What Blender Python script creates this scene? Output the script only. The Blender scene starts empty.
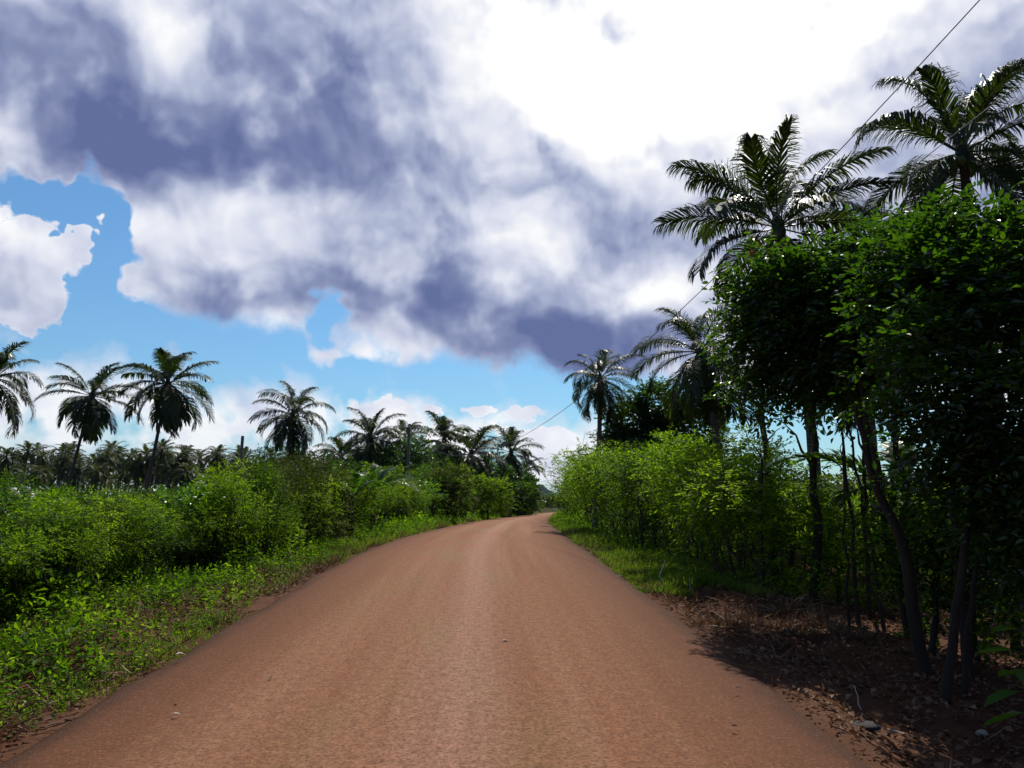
import bpy, math, random
import numpy as np
from mathutils import Vector
sc = bpy.context.scene
col = sc.collection
R = math.radians
PI = math.pi
# ------------------------------------------------------------------ camera
F = 780.0; HOR = 507.0; CAMH = 1.82
TH = math.atan((HOR - 384) / F)
cT, sT = math.cos(TH), math.sin(TH)
cam_d = bpy.data.cameras.new('camera'); cam = bpy.data.objects.new('camera', cam_d); col.objects.link(cam)
cam.location = (0, 0, CAMH); cam.rotation_euler = (PI / 2 + TH, 0, 0)
cam_d.sensor_width = 36; cam_d.lens = 36 * F / 1024; cam_d.clip_start = .05; cam_d.clip_end = 20000
sc.camera = cam

def ray(px, py):
    u = (px - 512) / F; v = (384 - py) / F
    return u, cT - v * sT, sT + v * cT
def at(px, py, Y):
    """the place seen at that pixel, Y metres down the road"""
    x, y, z = ray(px, py); t = Y / y
    return Vector((x * t, Y, CAMH + z * t))

# ------------------------------------------------------------------ road profile, measured
RW = 5.6
rows = [(757, -2, 869), (700, 96, 793), (650, 182, 726), (617, 240, 683), (590, 287, 645), (560, 340, 601), (545, 376, 580),
        (535, 407, 566), (530, 430, 560), (524, 457, 551), (520, 483, 549), (517, 508, 553), (514.5, 527, 559)]
ys, xs, zs = [], [], []
for py, xl, xr in rows:
    t = RW / ((xr - xl) / F); v = (384 - py) / F
    ys.append(t * (cT - v * sT)); xs.append(((xl + xr) / 2 - 512) / F * t); zs.append(CAMH + t * (sT + v * cT))
print('road', [(round(a, 1), round(b, 2), round(c, 2)) for a, b, c in zip(ys, xs, zs)])
s0 = (zs[2] - zs[0]) / (ys[2] - ys[0])
ys = [-40, -10] + ys + [200, 260, 400, 20000]
zs = [zs[0] + s0 * (-40 - ys[2]) * .6, zs[0] + s0 * (-10 - ys[2])] + zs + [zs[-1] + .25, zs[-1] + .4, zs[-1] + .6, zs[-1] + .6]
xs = [xs[0], xs[0]] + xs + [16, 36, 90, 90]
_g = np.arange(-40, 500, .5)
def _sm(a, w):
    y = np.interp(_g, ys, a)
    for wi in w:
        k = np.ones(wi) / wi; y = np.convolve(np.pad(y, wi // 2, 'edge'), k, 'valid')[:len(_g)]
    return y
_xc = _sm(xs, (5, 5)); _zr = _sm(zs, (7, 7))
def xc(y): return np.interp(y, _g, _xc)
def zr(y): return np.interp(y, _g, _zr)

rng = np.random.default_rng(7)
class VN:
    def __init__(s, seed):
        s.t = np.random.default_rng(seed).random((256, 256))
    def __call__(s, x, y):
        x = np.asarray(x, float); y = np.asarray(y, float)
        xi = np.floor(x).astype(int); yi = np.floor(y).astype(int); fx = x - xi; fy = y - yi
        fx = fx * fx * (3 - 2 * fx); fy = fy * fy * (3 - 2 * fy)
        a = s.t[xi % 256, yi % 256]; b = s.t[(xi + 1) % 256, yi % 256]; c = s.t[xi % 256, (yi + 1) % 256]; d = s.t[(xi + 1) % 256, (yi + 1) % 256]
        return (a * (1 - fx) + b * fx) * (1 - fy) + (c * (1 - fx) + d * fx) * fy - .5
n1 = VN(1); n2 = VN(2); n3 = VN(3)

def gz(x, y):
    """ground height"""
    x = np.asarray(x, float); y = np.asarray(y, float)
    d = x - xc(y); e = np.abs(d) - RW / 2
    base = zr(np.minimum(y, 400))
    left = np.interp(e, [-3, -.02, .12, .7, 1.6, 3, 6, 15], [-.10, -.10, -.06, -.10, -.04, .0, -.2, -.6])
    right = np.interp(e, [-3, -.02, .12, .6, 1.5, 3, 7, 15], [-.10, -.10, -.07, -.14, -.22, -.30, -.25, 0])
    z = base + np.where(d < 0, left, right)
    k = np.clip((e - .12) / .5, 0, 1)
    z += k * (n1(x * 1.1, y * 1.1) * .18 + n2(x * 3.1, y * 3.1) * .07 + n3(x * .25, y * .25) * .2)
    kn = k * np.clip((30 - y) / 10, 0, 1)
    z += kn * n2(x * 9 + 5, y * 9) * .03
    return z

# ------------------------------------------------------------------ mesh helpers
class MB:
    def __init__(s): s.V = []; s.Fi = []; s.Ft = []; s.n = 0
    def add(s, V, faces, k):
        """V (n,3), faces (m,k)"""
        V = np.asarray(V, np.float32).reshape(-1, 3); faces = np.asarray(faces, np.int32).reshape(-1, k)
        s.V.append(V); s.Fi.append((faces + s.n).ravel()); s.Ft.append(np.full(len(faces), k, np.int32)); s.n += len(V)
    def tube(s, pts, rad, seg=6):
        pts = np.array([tuple(p) for p in pts], float); n = len(pts)
        tan = np.gradient(pts, axis=0); tan /= np.linalg.norm(tan, axis=1)[:, None] + 1e-9
        ref = np.array([0, 0, 1.]) if abs(tan[0][2]) < .8 else np.array([1., 0, 0])
        a = np.cross(tan, ref); a /= np.linalg.norm(a, axis=1)[:, None] + 1e-9; b = np.cross(tan, a)
        th = np.arange(seg) / seg * 2 * PI; rad = np.asarray(rad, float)
        V = pts[:, None] + rad[:, None, None] * (np.cos(th)[None, :, None] * a[:, None] + np.sin(th)[None, :, None] * b[:, None])
        V = V.reshape(-1, 3); f = []
        for i in range(n - 1):
            for j in range(seg):
                k = (j + 1) % seg; f.append((i * seg + j, i * seg + k, (i + 1) * seg + k, (i + 1) * seg + j))
        s.add(V, f, 4)
        s.add(V[-seg:], [tuple(range(seg))], seg); s.add(V[:seg], [tuple(range(seg))[::-1]], seg)
    def leaves(s, P, A, N, L, W, fold=.25, full=True):
        """leaf blades: base P, axis A, normal N, length L, width W"""
        P = np.asarray(P, float); A = A / (np.linalg.norm(A, axis=1)[:, None] + 1e-9)
        S = np.cross(A, N); S /= np.linalg.norm(S, axis=1)[:, None] + 1e-9; N = np.cross(S, A)
        L = np.asarray(L)[:, None]; W = np.asarray(W)[:, None]; n = len(P)
        if full:
            pts = [P, P + A * L * .32 + S * W * .5 + N * W * fold, P + A * L * .7 + S * W * .38 + N * W * fold * .7 - N * L * .04, P + A * L - N * L * .12,
                   P + A * L * .7 - S * W * .38 + N * W * fold * .7 - N * L * .04, P + A * L * .32 - S * W * .5 + N * W * fold]
            V = np.stack(pts, 1).reshape(-1, 3); b = np.arange(n)[:, None] * 6
            s.add(V, np.concatenate([b + [0, 1, 2, 3], b + [0, 3, 4, 5]], 0), 4)
        else:
            pts = [P, P + A * L * .5 + S * W * .5 + N * W * fold, P + A * L - N * L * .08, P + A * L * .5 - S * W * .5 + N * W * fold]
            V = np.stack(pts, 1).reshape(-1, 3); b = np.arange(n)[:, None] * 4
            s.add(V, np.concatenate([b + [0, 1, 2], b + [0, 2, 3]], 0), 3)
    def mesh(s, name, mats, smooth=False):
        me = bpy.data.meshes.new(name)
        V = np.concatenate(s.V); Fi = np.concatenate(s.Fi); Ft = np.concatenate(s.Ft)
        me.vertices.add(len(V)); me.vertices.foreach_set('co', V.ravel())
        me.loops.add(len(Fi)); me.loops.foreach_set('vertex_index', Fi)
        me.polygons.add(len(Ft)); me.polygons.foreach_set('loop_start', np.concatenate([[0], np.cumsum(Ft)[:-1]]).astype(np.int32))
        me.polygons.foreach_set('loop_total', Ft)
        me.polygons.foreach_set('use_smooth', np.full(len(Ft), smooth))
        me.update(calc_edges=True); me.materials.append(mats)
        return me
    def obj(s, name, mat, parent=None, smooth=False):
        return link(name, s.mesh(name, mat, smooth), parent)
def link(name, me, parent=None, loc=None):
    o = bpy.data.objects.new(name, me); col.objects.link(o)
    if parent: o.parent = parent
    if loc is not None: o.location = loc
    return o
def tag(o, label=None, cat=None, group=None, kind=None):
    if label: o['label'] = label
    if cat: o['category'] = cat
    if group: o['group'] = group
    if kind: o['kind'] = kind
    return o
def empty(name, loc, rz=0, s=1.):
    o = bpy.data.objects.new(name, None); col.objects.link(o); o.location = loc; o.rotation_euler = (0, 0, rz); o.scale = (s, s, s) if not hasattr(s, '__len__') else s
    o.empty_display_size = .3
    return o
def unit(v): return v / (np.linalg.norm(v, axis=-1, keepdims=True) + 1e-9)
def rdir(r, n): return unit(r.normal(size=(n, 3)))

# ------------------------------------------------------------------ materials
class NT:
    def __init__(s, nt): s.t = nt; s.n = nt.nodes; s.l = nt.links
    def node(s, ty, ins=None, **kw):
        n = s.n.new(ty)
        for k, v in kw.items(): setattr(n, k, v)
        if ins:
            for k, v in ins.items():
                i = n.inputs[k]
                if hasattr(v, 'is_output') or isinstance(v, bpy.types.NodeSocket): s.l.new(v, i)
                else: i.default_value = v
        return n
    def m(s, op, a, b=0., c=0., clamp=False):
        return s.node('ShaderNodeMath', {0: a, 1: b, 2: c}, operation=op, use_clamp=clamp).outputs[0]
    def ramp(s, f, stops, interp='LINEAR'):
        n = s.node('ShaderNodeValToRGB', {0: f}); cr = n.color_ramp; cr.interpolation = interp
        while len(cr.elements) < len(stops): cr.elements.new(.5)
        for e, (p, c) in zip(cr.elements, stops): e.position = p; e.color = (*c, 1) if len(c) == 3 else c
        return n.outputs[0]
    def mix(s, f, a, b, bt='MIX'):
        n = s.node('ShaderNodeMix', data_type='RGBA', blend_type=bt)
        for k, v in ((0, f), (6, a), (7, b)):
            if isinstance(v, bpy.types.NodeSocket): s.l.new(v, n.inputs[k])
            else: n.inputs[k].default_value = v if k == 0 else (*v, 1)
        return n.outputs[2]
    def noise(s, vec, scale, detail=4, rough=.55, **kw):
        n = s.node('ShaderNodeTexNoise', {'Scale': scale, 'Detail': detail, 'Roughness': rough}, **kw)
        if vec is not None: s.l.new(vec, n.inputs['Vector'])
        return n.outputs[0]
def newmat(name):
    m = bpy.data.materials.new(name); m.use_nodes = True; m.node_tree.nodes.clear(); return m, NT(m.node_tree)
def principled(t, colr, rough, spec=.5, normal=None):
    ins = {'Base Color': colr if isinstance(colr, bpy.types.NodeSocket) else (*colr, 1), 'Roughness': rough, 'Specular IOR Level': spec}
    if normal: ins['Normal'] = normal
    return t.node('ShaderNodeBsdfPrincipled', ins).outputs[0]
def out(t, s): t.node('ShaderNodeOutputMaterial', {'Surface': s})

def leaf_mat(name, cols, trans, tw=.45, rough=.4, spec=.5, clump=.6):
    m, t = newmat(name)
    g = t.node('ShaderNodeNewGeometry')
    isl = g.outputs['Random Per Island']
    pos = t.node('ShaderNodeTexCoord').outputs['Object']
    cl = t.noise(pos, clump, 2)
    f = t.m('ADD', t.m('MULTIPLY', isl, .65), t.m('MULTIPLY', t.m('SUBTRACT', cl, .35), 1.1), clamp=True)
    base = t.ramp(f, [(i / (len(cols) - 1), c) for i, c in enumerate(cols)])
    tr = t.mix(1, base, trans, 'MULTIPLY')
    p = principled(t, base, rough, spec)
    b = t.node('ShaderNodeBsdfTranslucent', {'Color': tr}).outputs[0]
    out(t, t.node('ShaderNodeMixShader', {0: tw, 1: p, 2: b}).outputs[0])
    return m
# shrub / tree / palm leaf colours (base), the through-light colour is a multiple of the base
M = {}
M['shrub'] = leaf_mat('shrub_leaf', [(.004, .014, .001), (.018, .052, .002), (.13, .24, .010)], (2.6, 2.5, .7), .45, .55, .14)
M['shrub2'] = leaf_mat('shrub_leaf_olive', [(.009, .016, .002), (.024, .040, .004), (.09, .125, .018)], (2.4, 2.3, .9), .4, .55, .14)
M['light'] = leaf_mat('slender_tree_leaf', [(.013, .036, .002), (.065, .130, .005), (.20, .30, .018)], (2.9, 2.8, .7), .5, .5, .16)
M['dark'] = leaf_mat('broad_tree_leaf', [(.007, .020, .003), (.014, .038, .004), (.032, .072, .007)], (3.6, 3.6, .7), .5, .32, .75)
M['palm'] = leaf_mat('palm_leaflet', [(.010, .020, .005), (.018, .036, .006), (.045, .068, .012)], (2.6, 2.5, .9), .3, .42, .35, .5)
M['palmfar'] = leaf_mat('far_palm_leaflet', [(.025, .036, .012), (.040, .060, .015), (.11, .11, .035)], (1.8, 1.8, .9), .3, .55, .2, .3)
M['banana'] = leaf_mat('banana_leaf', [(.02, .055, .005), (.05, .12, .010), (.11, .22, .025)], (2.2, 2.2, .8), .45, .33, .5)
M['weed'] = leaf_mat('weed_leaf', [(.012, .032, .002), (.042, .098, .004), (.16, .25, .02)], (2.8, 2.8, .7), .5, .6, .12, .9)
M['grass'] = leaf_mat('grass_blade', [(.03, .07, .006), (.085, .165, .012), (.24, .23, .07)], (2.2, 2.1, 1.0), .4, .55, .2, .8)
M['dry'] = leaf_mat('dry_leaf', [(.05, .022, .010), (.115, .055, .027), (.30, .19, .11)], (1.2, 1.0, .8), .15, .7, .2, 1.5)
M['deadfrond'] = leaf_mat('dead_palm_leaflet', [(.22, .10, .03), (.38, .18, .05), (.45, .26, .09)], (1.4, 1.1, .7), .3, .6, .2)
M['straw'] = leaf_mat('straw', [(.08, .04, .02), (.18, .10, .05), (.42, .30, .18)], (1.2, 1.0, .8), .15, .7, .2, 1.2)

def bark_mat(name, a, b, scale=6, ring=None):
    m, t = newmat(name)
    pos = t.node('ShaderNodeTexCoord').outputs['Object']
    mp = t.node('ShaderNodeMapping', {'Vector': pos, 'Scale': (1, 1, .3) if not ring else (.4, .4, 1.6)}).outputs[0]
    n = t.noise(mp, scale, 6, .65); n_b = t.noise(pos, 1.2, 3)
    c = t.mix(n, a, b); c = t.mix(t.m('MULTIPLY', n_b, .6), c, tuple(x * .45 for x in a))
    h = n
    if ring:
        w = t.node('ShaderNodeTexWave', {'Vector': pos, 'Scale': ring, 'Distortion': 2.5, 'Detail': 2.}, bands_direction='Z').outputs[1]
        c = t.mix(t.m('MULTIPLY', w, .45), c, tuple(x * .5 for x in a)); h = t.m('ADD', n, w)
    bp = t.node('ShaderNodeBump', {'Height': h, 'Strength': .7, 'Distance': .03}).outputs[0]
    out(t, principled(t, c, .85, .2, bp)); return m
M['bark'] = bark_mat('brown_bark', (.02, .013, .009), (.065, .044, .032))
M['palmbark'] = bark_mat('ringed_palm_bark', (.085, .06, .05), (.19, .14, .115), 5, 3.2)
M['stem'] = bark_mat('dark_stem', (.05, .035, .022), (.13, .095, .06), 12)
M['pole'] = bark_mat('weathered_pole_wood', (.10, .085, .075), (.22, .19, .165), 9)
M['twig'] = bark_mat('bleached_twig', (.35, .28, .21), (.6, .52, .42), 20)
def flat_mat(name, c, rough=.6, spec=.4, n=None):
    m, t = newmat(name)
    pos = t.node('ShaderNodeTexCoord').outputs['Object']
    f = t.noise(pos, n or 8, 5, .6)
    cc = t.mix(f, tuple(x * .6 for x in c), tuple(min(1, x * 1.35) for x in c))
    bp = t.node('ShaderNodeBump', {'Height': f, 'Strength': .5, 'Distance': .02}).outputs[0]
    out(t, principled(t, cc, rough, spec, bp)); return m
M['wire'] = flat_mat('wire_sheath', (.10, .10, .12), .5)
M['coco'] = flat_mat('green_coconut', (.10, .13, .03), .45)
M['stone'] = flat_mat('pale_stone', (.30, .24, .17), .85)
M['husk'] = flat_mat('coconut_husk', (.20, .13, .08), .9)
M['ceramic'] = flat_mat('white_insulator', (.6, .6, .58), .3)
M['stump_mat'] = flat_mat('stump_black', (.012, .011, .010), .8)
# soil
m, t = newmat('ground_soil'); pos = t.node('ShaderNodeTexCoord').outputs['Object']
na = t.noise(pos, .5, 5, .6); nb = t.noise(pos, 14, 6, .7); nc = t.noise(pos, 2.3, 5, .6)
c = t.ramp(na, [(.3, (.07, .026, .013)), (.5, (.115, .048, .023)), (.7, (.16, .08, .042))])
c = t.mix(t.m('MULTIPLY', nb, .7), c, (.05, .028, .018)); 
# far fields read as low green growth
geo = t.node('ShaderNodeNewGeometry').outputs['Position']; sp = t.node('ShaderNodeSeparateXYZ', {0: geo})
far = t.node('ShaderNodeMapRange', {0: sp.outputs[1], 1: 22., 2: 45.}).outputs[0]
nearx = t.node('ShaderNodeMapRange', {0: sp.outputs[0], 1: -5., 2: -11.}).outputs[0]
gm = t.m('MAXIMUM', far, nearx)
gm = t.m('MULTIPLY', gm, t.node('ShaderNodeMapRange', {0: nc, 1: .35, 2: .55}).outputs[0])
c = t.mix(gm, c, (.035, .065, .012))
bp = t.node('ShaderNodeBump', {'Height': t.m('ADD', nb, nc), 'Strength': .8, 'Distance': .05}).outputs[0]
out(t, principled(t, c, .95, .1, bp)); M['soil'] = m
# road
m, t = newmat('dusty_road_surface')
uv = t.node('ShaderNodeUVMap', uv_map='UVMap').outputs[0]
sp = t.node('ShaderNodeSeparateXYZ', {0: uv})
def sc_(v): return t.node('ShaderNodeMapping', {'Vector': uv, 'Scale': v}).outputs[0]
streak = t.noise(sc_((1.6, .045, 1)), 1.0, 5, .6)
streak2 = t.noise(sc_((5., .10, 1)), 1.0, 4, .6)
patch = t.noise(sc_((.55, .16, 1)), 1.3, 4, .55)
grain = t.noise(uv, 34, 4, .8); grain2 = t.noise(uv, 11, 5, .75); mid = t.noise(uv, 3.2, 4, .6)
c = t.ramp(streak, [(.25, (.225, .088, .037)), (.5, (.295, .130, .063)), (.75, (.37, .188, .105))])
gp = t.node('ShaderNodeMapRange', {0: patch, 1: .48, 2: .62, 3: 0., 4: .85}).outputs[0]
# olive moss-coloured dust in the middle of the lane
mid_band = t.node('ShaderNodeMapRange', {0: t.m('ABSOLUTE', t.m('ADD', sp.outputs[0], .25)), 1: 1.7, 2: .2, 3: .0, 4: 1.}).outputs[0]
gp = t.m('MULTIPLY', gp, mid_band)
c = t.mix(gp, c, (.25, .175, .072))
# pinkish worn centre line streak
cl = t.node('ShaderNodeMapRange', {0: t.m('ABSOLUTE', t.m('ADD', t.m('ADD', sp.outputs[0], -.12), t.m('MULTIPLY', t.m('SUBTRACT', streak2, .5), .5))), 1: .55, 2: .05, 3: 0., 4: .6}).outputs[0]
c = t.mix(cl, c, (.46, .25, .175))
tr_ = t.node('ShaderNodeMapRange', {0: streak2, 1: .5, 2: .75, 3: 0., 4: .25}).outputs[0]
c = t.mix(tr_, c, (.33, .185, .115))
# bitumen stained edge
edge = t.m('ABSOLUTE', sp.outputs[0]); edge = t.m('ADD', edge, t.m('MULTIPLY', t.m('SUBTRACT', mid, .5), .35))
ef = t.node('ShaderNodeMapRange', {0: edge, 1: 1.2, 2: 2.6, 3: 0., 4: 1.}, interpolation_type='SMOOTHSTEP').outputs[0]
c = t.mix(t.m('MULTIPLY', ef, .8), c, (.10, .034, .012))
ef2 = t.node('ShaderNodeMapRange', {0: edge, 1: 2.42, 2: 2.72, 3: 0., 4: .85}, interpolation_type='SMOOTHSTEP').outputs[0]
c = t.mix(ef2, c, (.045, .020, .011))
gr = t.node('ShaderNodeMapRange', {0: grain, 1: .38, 2: .52, 3: .8, 4: 0.}).outputs[0]
c = t.mix(gr, c, (.09, .040, .021))
gr2 = t.node('ShaderNodeMapRange', {0: grain, 1: .56, 2: .70, 3: 0., 4: .6}).outputs[0]
c = t.mix(gr2, c, (.38, .26, .18))
c = t.mix(t.node('ShaderNodeMapRange', {0: grain2, 1: .38, 2: .6, 3: .5, 4: 0.}).outputs[0], c, (.10, .045, .024))
bp = t.node('ShaderNodeBump', {'Height': t.m('ADD', grain, t.m('MULTIPLY', grain2, .8)), 'Strength': .9, 'Distance': .02}).outputs[0]
out(t, principled(t, c, .85, .12, bp)); M['road'] = m
# hill forest
m, t = newmat('hill_forest'); pos = t.node('ShaderNodeTexCoord').outputs['Object']
n = t.noise(pos, .05, 5, .6)
out(t, principled(t, t.mix(n, (.010, .018, .014), (.028, .045, .026)), .95, .1, t.node('ShaderNodeBump', {'Height': n, 'Strength': 1., 'Distance': 8.}).outputs[0])); M['hill'] = m

# ------------------------------------------------------------------ ground, road, hills
def axis(parts):
    a = []
    for s, e, st in parts: a += list(np.arange(s, e, st))
    return np.array(a)
gx = np.concatenate([-np.geomspace(4500, 14, 38), np.arange(-13.6, 13, .16), np.geomspace(13, 4500, 38)])
gy = np.concatenate([-np.geomspace(300, 8, 12), np.arange(-7, 2, .5), np.arange(2, 24, .16), np.arange(24, 60, .6), np.arange(60, 200, 3), np.geomspace(200, 5500, 36)])
def grid(name, X, Y, Z, mat, kind='structure', uv=None):
    h, w = X.shape; b = MB(); i = np.arange(h - 1)[:, None] * w + np.arange(w - 1)[None]
    b.add(np.stack([X, Y, Z], -1).reshape(-1, 3), np.stack([i, i + 1, i + w + 1, i + w], -1).reshape(-1, 4), 4)
    o = b.obj(name, mat, smooth=True)
    if uv is not None:
        l = o.data.uv_layers.new(name='UVMap'); vi = np.empty(len(o.data.loops), np.int32); o.data.loops.foreach_get('vertex_index', vi)
        l.data.foreach_set('uv', uv.reshape(-1, 2)[vi].astype(np.float32).ravel())
    if kind: tag(o, kind=kind)
    return o
X, Y = np.meshgrid(gx, gy); grid('ground', X, Y, gz(X, Y), M['soil'])
ry = np.concatenate([np.arange(-40, 60, .4), np.arange(60, 300, 2.)])
rs = np.array([-2.84, -2.80, -2.7, -2.5, -2.2, -1.6, -.8, 0, .8, 1.6, 2.2, 2.5, 2.7, 2.80, 2.84])
S, Y = np.meshgrid(rs, ry); 
dx = np.gradient(xc(ry), ry)[:, None]; nrm = np.sqrt(1 + dx ** 2)
wob = (n1(Y * .7, np.sign(S) * 9) * .08 + n2(Y * 2.4, np.sign(S) * 5) * .07) * (np.abs(S) > 2.6) * np.sign(S)
Xr = xc(Y) + (S + wob) / nrm; Yr = Y - S * dx / nrm
Zr = zr(Y) + .07 * (1 - (S / 2.8) ** 2) - np.where(np.abs(S) > 2.6, (np.abs(S) - 2.6) * .25, 0) - np.where(np.abs(S) > 2.82, .12, 0) + n2(S * .8, Y * .3) * .012
grid('road', Xr, Yr, Zr, M['road'], uv=np.stack([S, Y], -1))
# blue hill far down the road, and its lower neighbours
def hill(px, py, D, wpx, name='hill'):
    p = at(px, py, D); H = p.z; w = wpx / F * D
    u = np.linspace(-1, 1, 90); X, Y = np.meshgrid(u * w * 1.6, u * w * 1.1)
    r2 = (X / w) ** 2 + (Y / (w * .7)) ** 2
    Z = H * 1.06 * np.exp(-r2 * 1.6) + (n1(X / w * 4 + 9, Y / w * 4) * .18 + n2(X / w * 11, Y / w * 11) * .07 + n3(X / w * 30, Y / w * 30) * .04) * H * np.exp(-r2) - H * .05
    o = grid(name, X, Y, Z, M['hill']); o.location = (p.x, D, 0); return o
hill(541, 486, 2200, 26); hill(600, 497, 2500, 60); hill(420, 500, 2700, 110)

# ------------------------------------------------------------------ foliage generators
def sprigs(b, r, P, D, tw, nl, L, W, full=True, droop=.3, spread=.9):
    """leafy twigs: base P, direction D (n,3), twig length tw, nl leaves each"""
    n = len(P)
    up = np.array([0, 0, 1.])
    for k in range(nl):
        s = (k + 1) / nl
        side = 1 if k % 2 else -1
        S = unit(np.cross(D, up) + 1e-4) * side
        pos = P + D * (tw[:, None] * s) - up * (tw * s * s * droop)[:, None]
        A = unit(D * (.55 if k < nl - 1 else 1.4) + S * spread * (1 if k < nl - 1 else 0) + r.normal(0, .28, (n, 3)) - up * .15)
        N = unit(up * .9 + r.normal(0, .42, (n, 3)) + D * .2)
        l = L * r.uniform(.7, 1.15, n) * (1 - .25 * abs(s - .5))
        b.leaves(pos, A, N, l, l * W, .18, full)
def lobe_pts(r, lobes, n, shell=.55):
    w = np.array([a[3] * a[4] * a[5] for a in lobes]) ** .75; w /= w.sum()
    idx = r.choice(len(lobes), n, p=w); Lb = np.array(lobes)[idx]
    d = rdir(r, n); rad = r.uniform(shell, 1.0, n) ** .6
    rad *= 1 + .22 * n1(d[:, 0] * 2.3 + idx * 7, d[:, 1] * 2.3 + d[:, 2] * 3)*2
    rad = np.where(r.random(n) < .2, rad * r.uniform(1.1, 1.65, n), rad)
    P = Lb[:, :3] + d * rad[:, None] * Lb[:, 3:6]
    D = unit(d + np.array([0, 0, .25]) + r.normal(0, .35, (n, 3)))
    return P, D
def limb(b, r, p0, p1, r0, r1, k=6, wob=.06, seg=6):
    p0 = np.array(p0, float); p1 = np.array(p1, float); L = np.linalg.norm(p1 - p0)
    t = np.linspace(0, 1, k)[:, None]
    pts = p0 + (p1 - p0) * t + r.normal(0, wob * L / 2, (k, 3)) * np.sin(t * PI) + np.array([0, 0, 1]) * np.sin(t * PI) * L * .06
    b.tube(pts, np.linspace(r0, r1, k), seg); return pts

def shrub_data(seed, h=2., w=1.1, n=1100, nl=6, L=.085, W=.55, mat='shrub', nst=7, low=.12, full=False, tw=.26):
    r = np.random.default_rng(seed); f = MB(); s = MB()
    lobes = []
    for i in range(nst + 4):
        a = r.uniform(0, 2 * PI); q = r.uniform(.05, .75) * w
        z = h * r.uniform(low + .14, .84) * (1 - .25 * (q / w) ** 2)
        lobes.append((math.cos(a) * q, math.sin(a) * q, z, w * r.uniform(.2, .45), w * r.uniform(.2, .45), h * r.uniform(.08, .2)))
    P, D = lobe_pts(r, lobes, n, .25)
    # upright shoots that break the outline
    m = n // 6; a = r.uniform(0, 2 * PI, m); q = r.uniform(0, 1, m) ** .5 * w
    P2 = np.stack([np.cos(a) * q, np.sin(a) * q, h * (r.uniform(.7, 1.0, m) - .25 * (q / w) ** 2)], 1)
    D2 = unit(np.stack([r.normal(0, .3, m), r.normal(0, .3, m), np.ones(m)], 1))
    sprigs(f, r, P, D, r.uniform(.6, 1.3, n) * tw, nl, L, W, full)
    sprigs(f, r, P2, D2, r.uniform(.8, 1.7, m) * tw, nl + 2, L, W, full, .05, 1.2)
    for l in lobes:
        a = r.uniform(0, 2 * PI); b0 = (math.cos(a) * w * .15, math.sin(a) * w * .15, -.15)
        limb(s, r, b0, l[:3], .022 * h / 2 + .008, .006, 5, .12, 5)
        for _ in range(2): limb(s, r, l[:3], np.array(l[:3]) + r.normal(0, .28, 3) * w, .009, .003, 4, .1, 4)
    return s.mesh('stems', M['stem']), f.mesh('foliage', M[mat])
SH = [shrub_data(11, 2.1, 1.25, 850, L=.11, tw=.42), shrub_data(12, 1.8, 1.3, 800, mat='shrub', L=.13, tw=.45), shrub_data(13, 2.2, 1.2, 1300, L=.075, mat='shrub2', nl=7, tw=.36),
      shrub_data(14, 1.5, 1.2, 650, L=.15, W=.6, tw=.4), shrub_data(15, 2.4, 1.15, 850, L=.115, tw=.5), shrub_data(16, 1.9, 1.2, 900, L=.10, mat='light', tw=.45), shrub_data(17, 1.9, 1.0, 260, L=.24, W=.62, mat='banana', tw=.45, nl=5, full=True)]
for i, (a, b) in enumerate(SH): pass

def slender_data(seed, h=3.2, w=1.3, n=950, L=.10, mat='light', nst=6, zlow=.42, th=.028):
    """several thin bare stems under a flat airy crown"""
    r = np.random.default_rng(seed); f = MB(); s = MB(); lobes = []
    for i in range(nst):
        a = r.uniform(0, 2 * PI); q = r.uniform(.1, .4) * w; bx = (math.cos(a) * q * .8, math.sin(a) * q * .8, -.2)
        top = np.array([math.cos(a) * q * 2.2 + r.normal(0, .15), math.sin(a) * q * 2.2 + r.normal(0, .15), h * r.uniform(.62, .9)])
        pts = limb(s, r, bx, top, th * r.uniform(.7, 1.4), .008, 9, .05, 6)
        for j in range(4):
            p = pts[r.integers(4, 9)]; e = p + r.normal(0, .38, 3) * w * .8 + (0, 0, .3); limb(s, r, p, e, .012, .004, 4, .1, 4)
            e[2] = min(e[2], h * .92); lobes.append((*e, w * r.uniform(.22, .42), w * r.uniform(.22, .42), h * r.uniform(.05, .12)))
        if r.random() < .6:
            p = pts[r.integers(2, 5)]; lobes.append((*(p + r.normal(0, .2, 3)), .28, .28, .3))
    P, D = lobe_pts(r, lobes, n, .1)
    P[:, 2] = np.maximum(P[:, 2], h * .12)
    sprigs(f, r, P, D, r.uniform(.2, .42, n), 8, L, .5, False)
    return s.mesh('stems', M['stem']), f.mesh('crown', M[mat])
SL = [slender_data(21), slender_data(22, 3.4, 1.3), slender_data(23, 3.0, 1.2, 1100), slender_data(24, 3.3, 1.2, 1300, .085, 'shrub')]

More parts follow.
